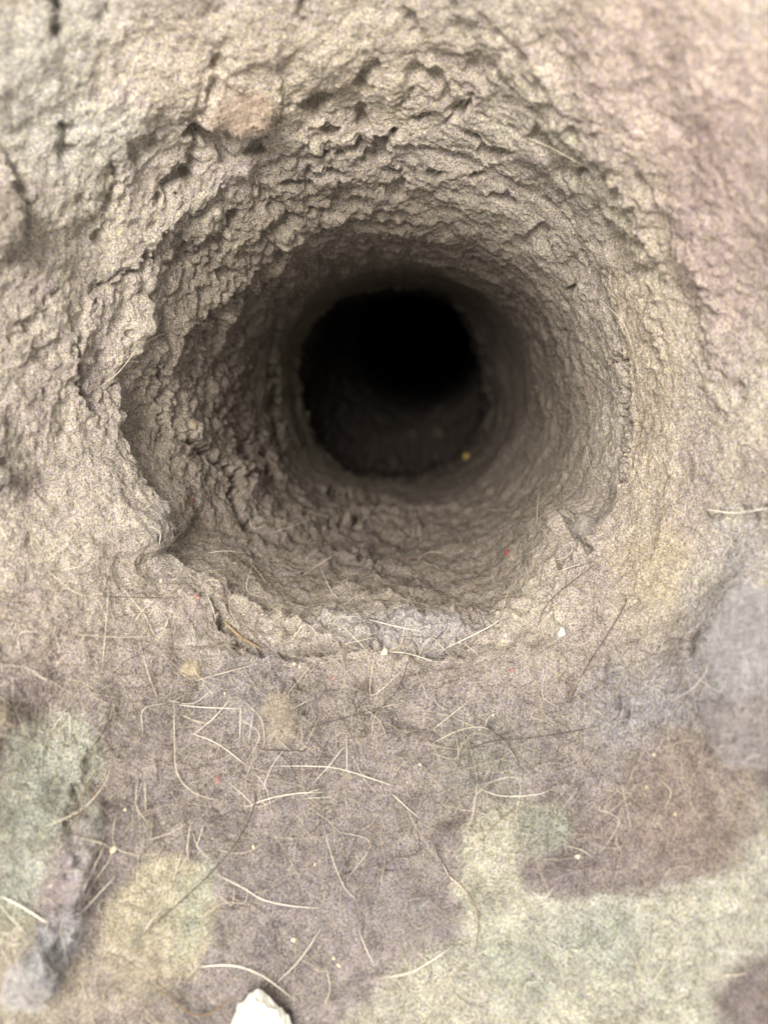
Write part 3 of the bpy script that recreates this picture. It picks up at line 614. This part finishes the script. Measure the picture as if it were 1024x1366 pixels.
# fluffs: soft balls of fibres on a lumpy core
def fluff(x, y, r_px, mat_col, name, label, cat, nf=500, rf=.00003, core=None, seed=1, squash=.6, lf_=.7, group=None, z0=None, elong=(1, 1), rot=0):
    r = np.random.default_rng(seed); z = (z0 or zat(x, y)); rad = r_px*z/F
    root = bpy.data.objects.new(name, None); S.collection.objects.link(root); root.location = unproj(np.float64(x), np.float64(y), z); root.empty_display_size = rad
    tag(root, label, cat, group); ca, sa = math.cos(math.radians(rot)), math.sin(math.radians(rot))
    bm = bmesh.new(); bmesh.ops.create_icosphere(bm, subdivisions=5 if r_px > 25 else 3, radius=1)
    for v in bm.verts:
        p = v.co.copy(); s = 1+.42*mn.noise(p*1.5+Vector((seed, 0, 0)))+.24*mn.noise(p*4.3+Vector((seed, 5, 0)))+.07*mn.noise(p*11)
        q = p*s*rad*.82; X, Z_ = q.x*elong[0], q.z*elong[1]; q2 = Vector((X*ca-Z_*sa, q.y*squash, X*sa+Z_*ca)); wv = (r_px > 25)*rad*(.30 if r_px > 45 else .18)
        v.co = q2 + Vector((mn.noise(q2/rad*4), .8*mn.noise(q2/rad*4+Vector((7, 0, 0))), mn.noise(q2/rad*4+Vector((0, 7, 0)))))*wv + Vector((mn.noise(q2/rad*11), mn.noise(q2/rad*11+Vector((7, 0, 0))), mn.noise(q2/rad*11+Vector((0, 7, 0)))))*wv*.5
    me = bpy.data.meshes.new('core'); bm.to_mesh(me); bm.free()
    vv = np.array([v.co for v in me.vertices]); nrm = np.array([v.normal for v in me.vertices])
    cc = lin(mat_col); ccv = np.clip(cc*(1+r.normal(0, .05, (len(vv), 1))), 0, 1)
    a = me.color_attributes.new('dye_shade', 'FLOAT_COLOR', 'POINT'); a.data.foreach_set('color', np.concatenate([ccv, np.ones((len(vv), 1))], 1).astype(np.float32).ravel())
    for p in me.polygons: p.use_smooth = True
    me.materials.append(M_lint); o = bpy.data.objects.new('core', me); S.collection.objects.link(o); o.parent = root
    idx = r.integers(0, len(vv), nf); n = nf; base = vv[idx]; nn = nrm[idx]; d = r.normal(0, 1, (n, 3)); d -= nn*(d*nn).sum(1, keepdims=True)*.7; d /= np.linalg.norm(d, axis=1, keepdims=True)
    L_ = rad*lf_*r.uniform(.4, 1.2, n); V = np.zeros((n, 4, 3, 3)); sd = np.cross(nn, d); cu = r.normal(0, .4, n)
    for k_ in range(4):
        t = k_/3; c = base+d*((t-.5)*L_)[:, None]+sd*(cu*L_*(t*t-t))[:, None]+nn*(rad*.10*r.random(n)*math.sin(math.pi*t*.9+.2))[:, None]
        for q in range(3): V[:, k_, q] = c+(sd*math.cos(q*2.0944)+nn*math.sin(q*2.0944))*rf*(1 if 0 < k_ < 3 else .4)
    f = [[k_*3+q, k_*3+(q+1) % 3, (k_+1)*3+(q+1) % 3, (k_+1)*3+q] for k_ in range(3) for q in range(3)]
    Fc = ((np.arange(n)*12)[:, None, None]+np.array(f)[None]).reshape(-1, 4)
    u = r.random((n, 1)); cl = np.clip(np.where(u < .3, cc*.6, cc*1.15)*r.normal(1, .15, (n, 1)), 0, 1)
    o2 = mesh_np('fibres', V.reshape(-1, 3), Fc, M_fuzz, np.repeat(cl, 12, 0), parent=root); tag(o2, kind='stuff')
    return root
fluff(1000, 860, 50, (186,181,179), 'fluffy_lump', 'large fluffy bluish-grey lint lump at the right edge of the photo', 'lint lump', 12000, .00003, seed=2, elong=(.8, 1.6), rot=-8, squash=.22, lf_=.9)
fluff(1006, 975, 52, (170,161,158), 'fluffy_lump', 'fluffy mauve-grey lump just below the large bluish one at right', 'lint lump', 6000, .00003, seed=3, squash=.4, elong=(1.2,.8))
fluff(36, 1316, 26, (196,190,186), 'lint_tuft', 'blurred bluish-grey lint tuft at the bottom left corner', 'lint tuft', 4000, .00003, seed=4, elong=(1.1, 1.0), rot=24, squash=.35, lf_=1.0)
fluff(255, 895, 14, (196,182,160), 'lint_tuft', 'small pale fluffy tuft left of the mauve swelling', 'lint tuft', 500, .000025, seed=5, lf_=1.3)
fluff(372, 960, 30, (186,174,158), 'lint_tuft', 'soft tan fluffy tuft on the right flank of the mauve swelling', 'lint tuft', 1800, .000025, seed=6, squash=.35, lf_=1.0, elong=(.8, 1.2))
fluff(322, 144, 40, (192,174,156), 'lint_clump', 'rounded pinkish-tan lint clump above the upper left of the hole', 'lint clump', 2500, .00003, seed=7, squash=.40, elong=(1.1, .75))
fluff(2, 290, 34, (170,160,148), 'lint_clump', 'grey lint clump at the upper left edge, deep shadow beside it', 'lint clump', 1500, .00003, seed=8, squash=.6, elong=(.9, 1.2))
fluff(0, 955, 18, (158,148,130), 'lint_clump', 'small tan lint clump at the left edge beside the green patch', 'lint clump', 600, .00003, seed=9, squash=.6, elong=(.8, 1.1))
fluff(0, 636, 13, (166,158,148), 'lint_clump', 'small grey lint clump at the left edge beside the rim', 'lint clump', 500, .00003, seed=10, squash=.6)
fluff(256, 568, 8, (166,152,130), 'lint_pill', 'small round lint pill on the left wall of the hole', 'lint pill', 200, .000022, seed=11)
fluff(780, 704, 20, (160,152,144), 'lint_clump', 'grey lint clump on the lower right rim above the dark notch', 'lint clump', 700, .000025, seed=12, squash=.5)
for i, (x, y, r_, lab) in enumerate([(254,667,4.5,'red fluff speck in the shade inside the left rim'),(676,737,4.5,'red fluff speck on the lower right wall of the hole'),(290,1040,7,'pinkish-red fluff speck below the zigzag of white hairs'),
        (262,798,5.5,'faint red fluff speck on the lower left rim'),(682,894,4.5,'pinkish fluff speck below the white triangular flake'),(443,905,4,'small red fluff speck below the seed')]):
    fluff(x, y, r_, (150,92,86) if i < 2 else (184,146,140), 'red_fluff', lab, 'fluff', 90, .00003, seed=20+i, squash=.4, group='red fluff specks', lf_=1.2)
fluff(622, 609, 5, (150,128,72), 'yellow_fluff', 'tiny yellow fluff deep inside the dark inner pipe', 'fluff', 60, .00006, seed=30, squash=.5)
print('verts', sum(len(o.data.vertices) for o in bpy.data.objects if o.type == 'MESH'))
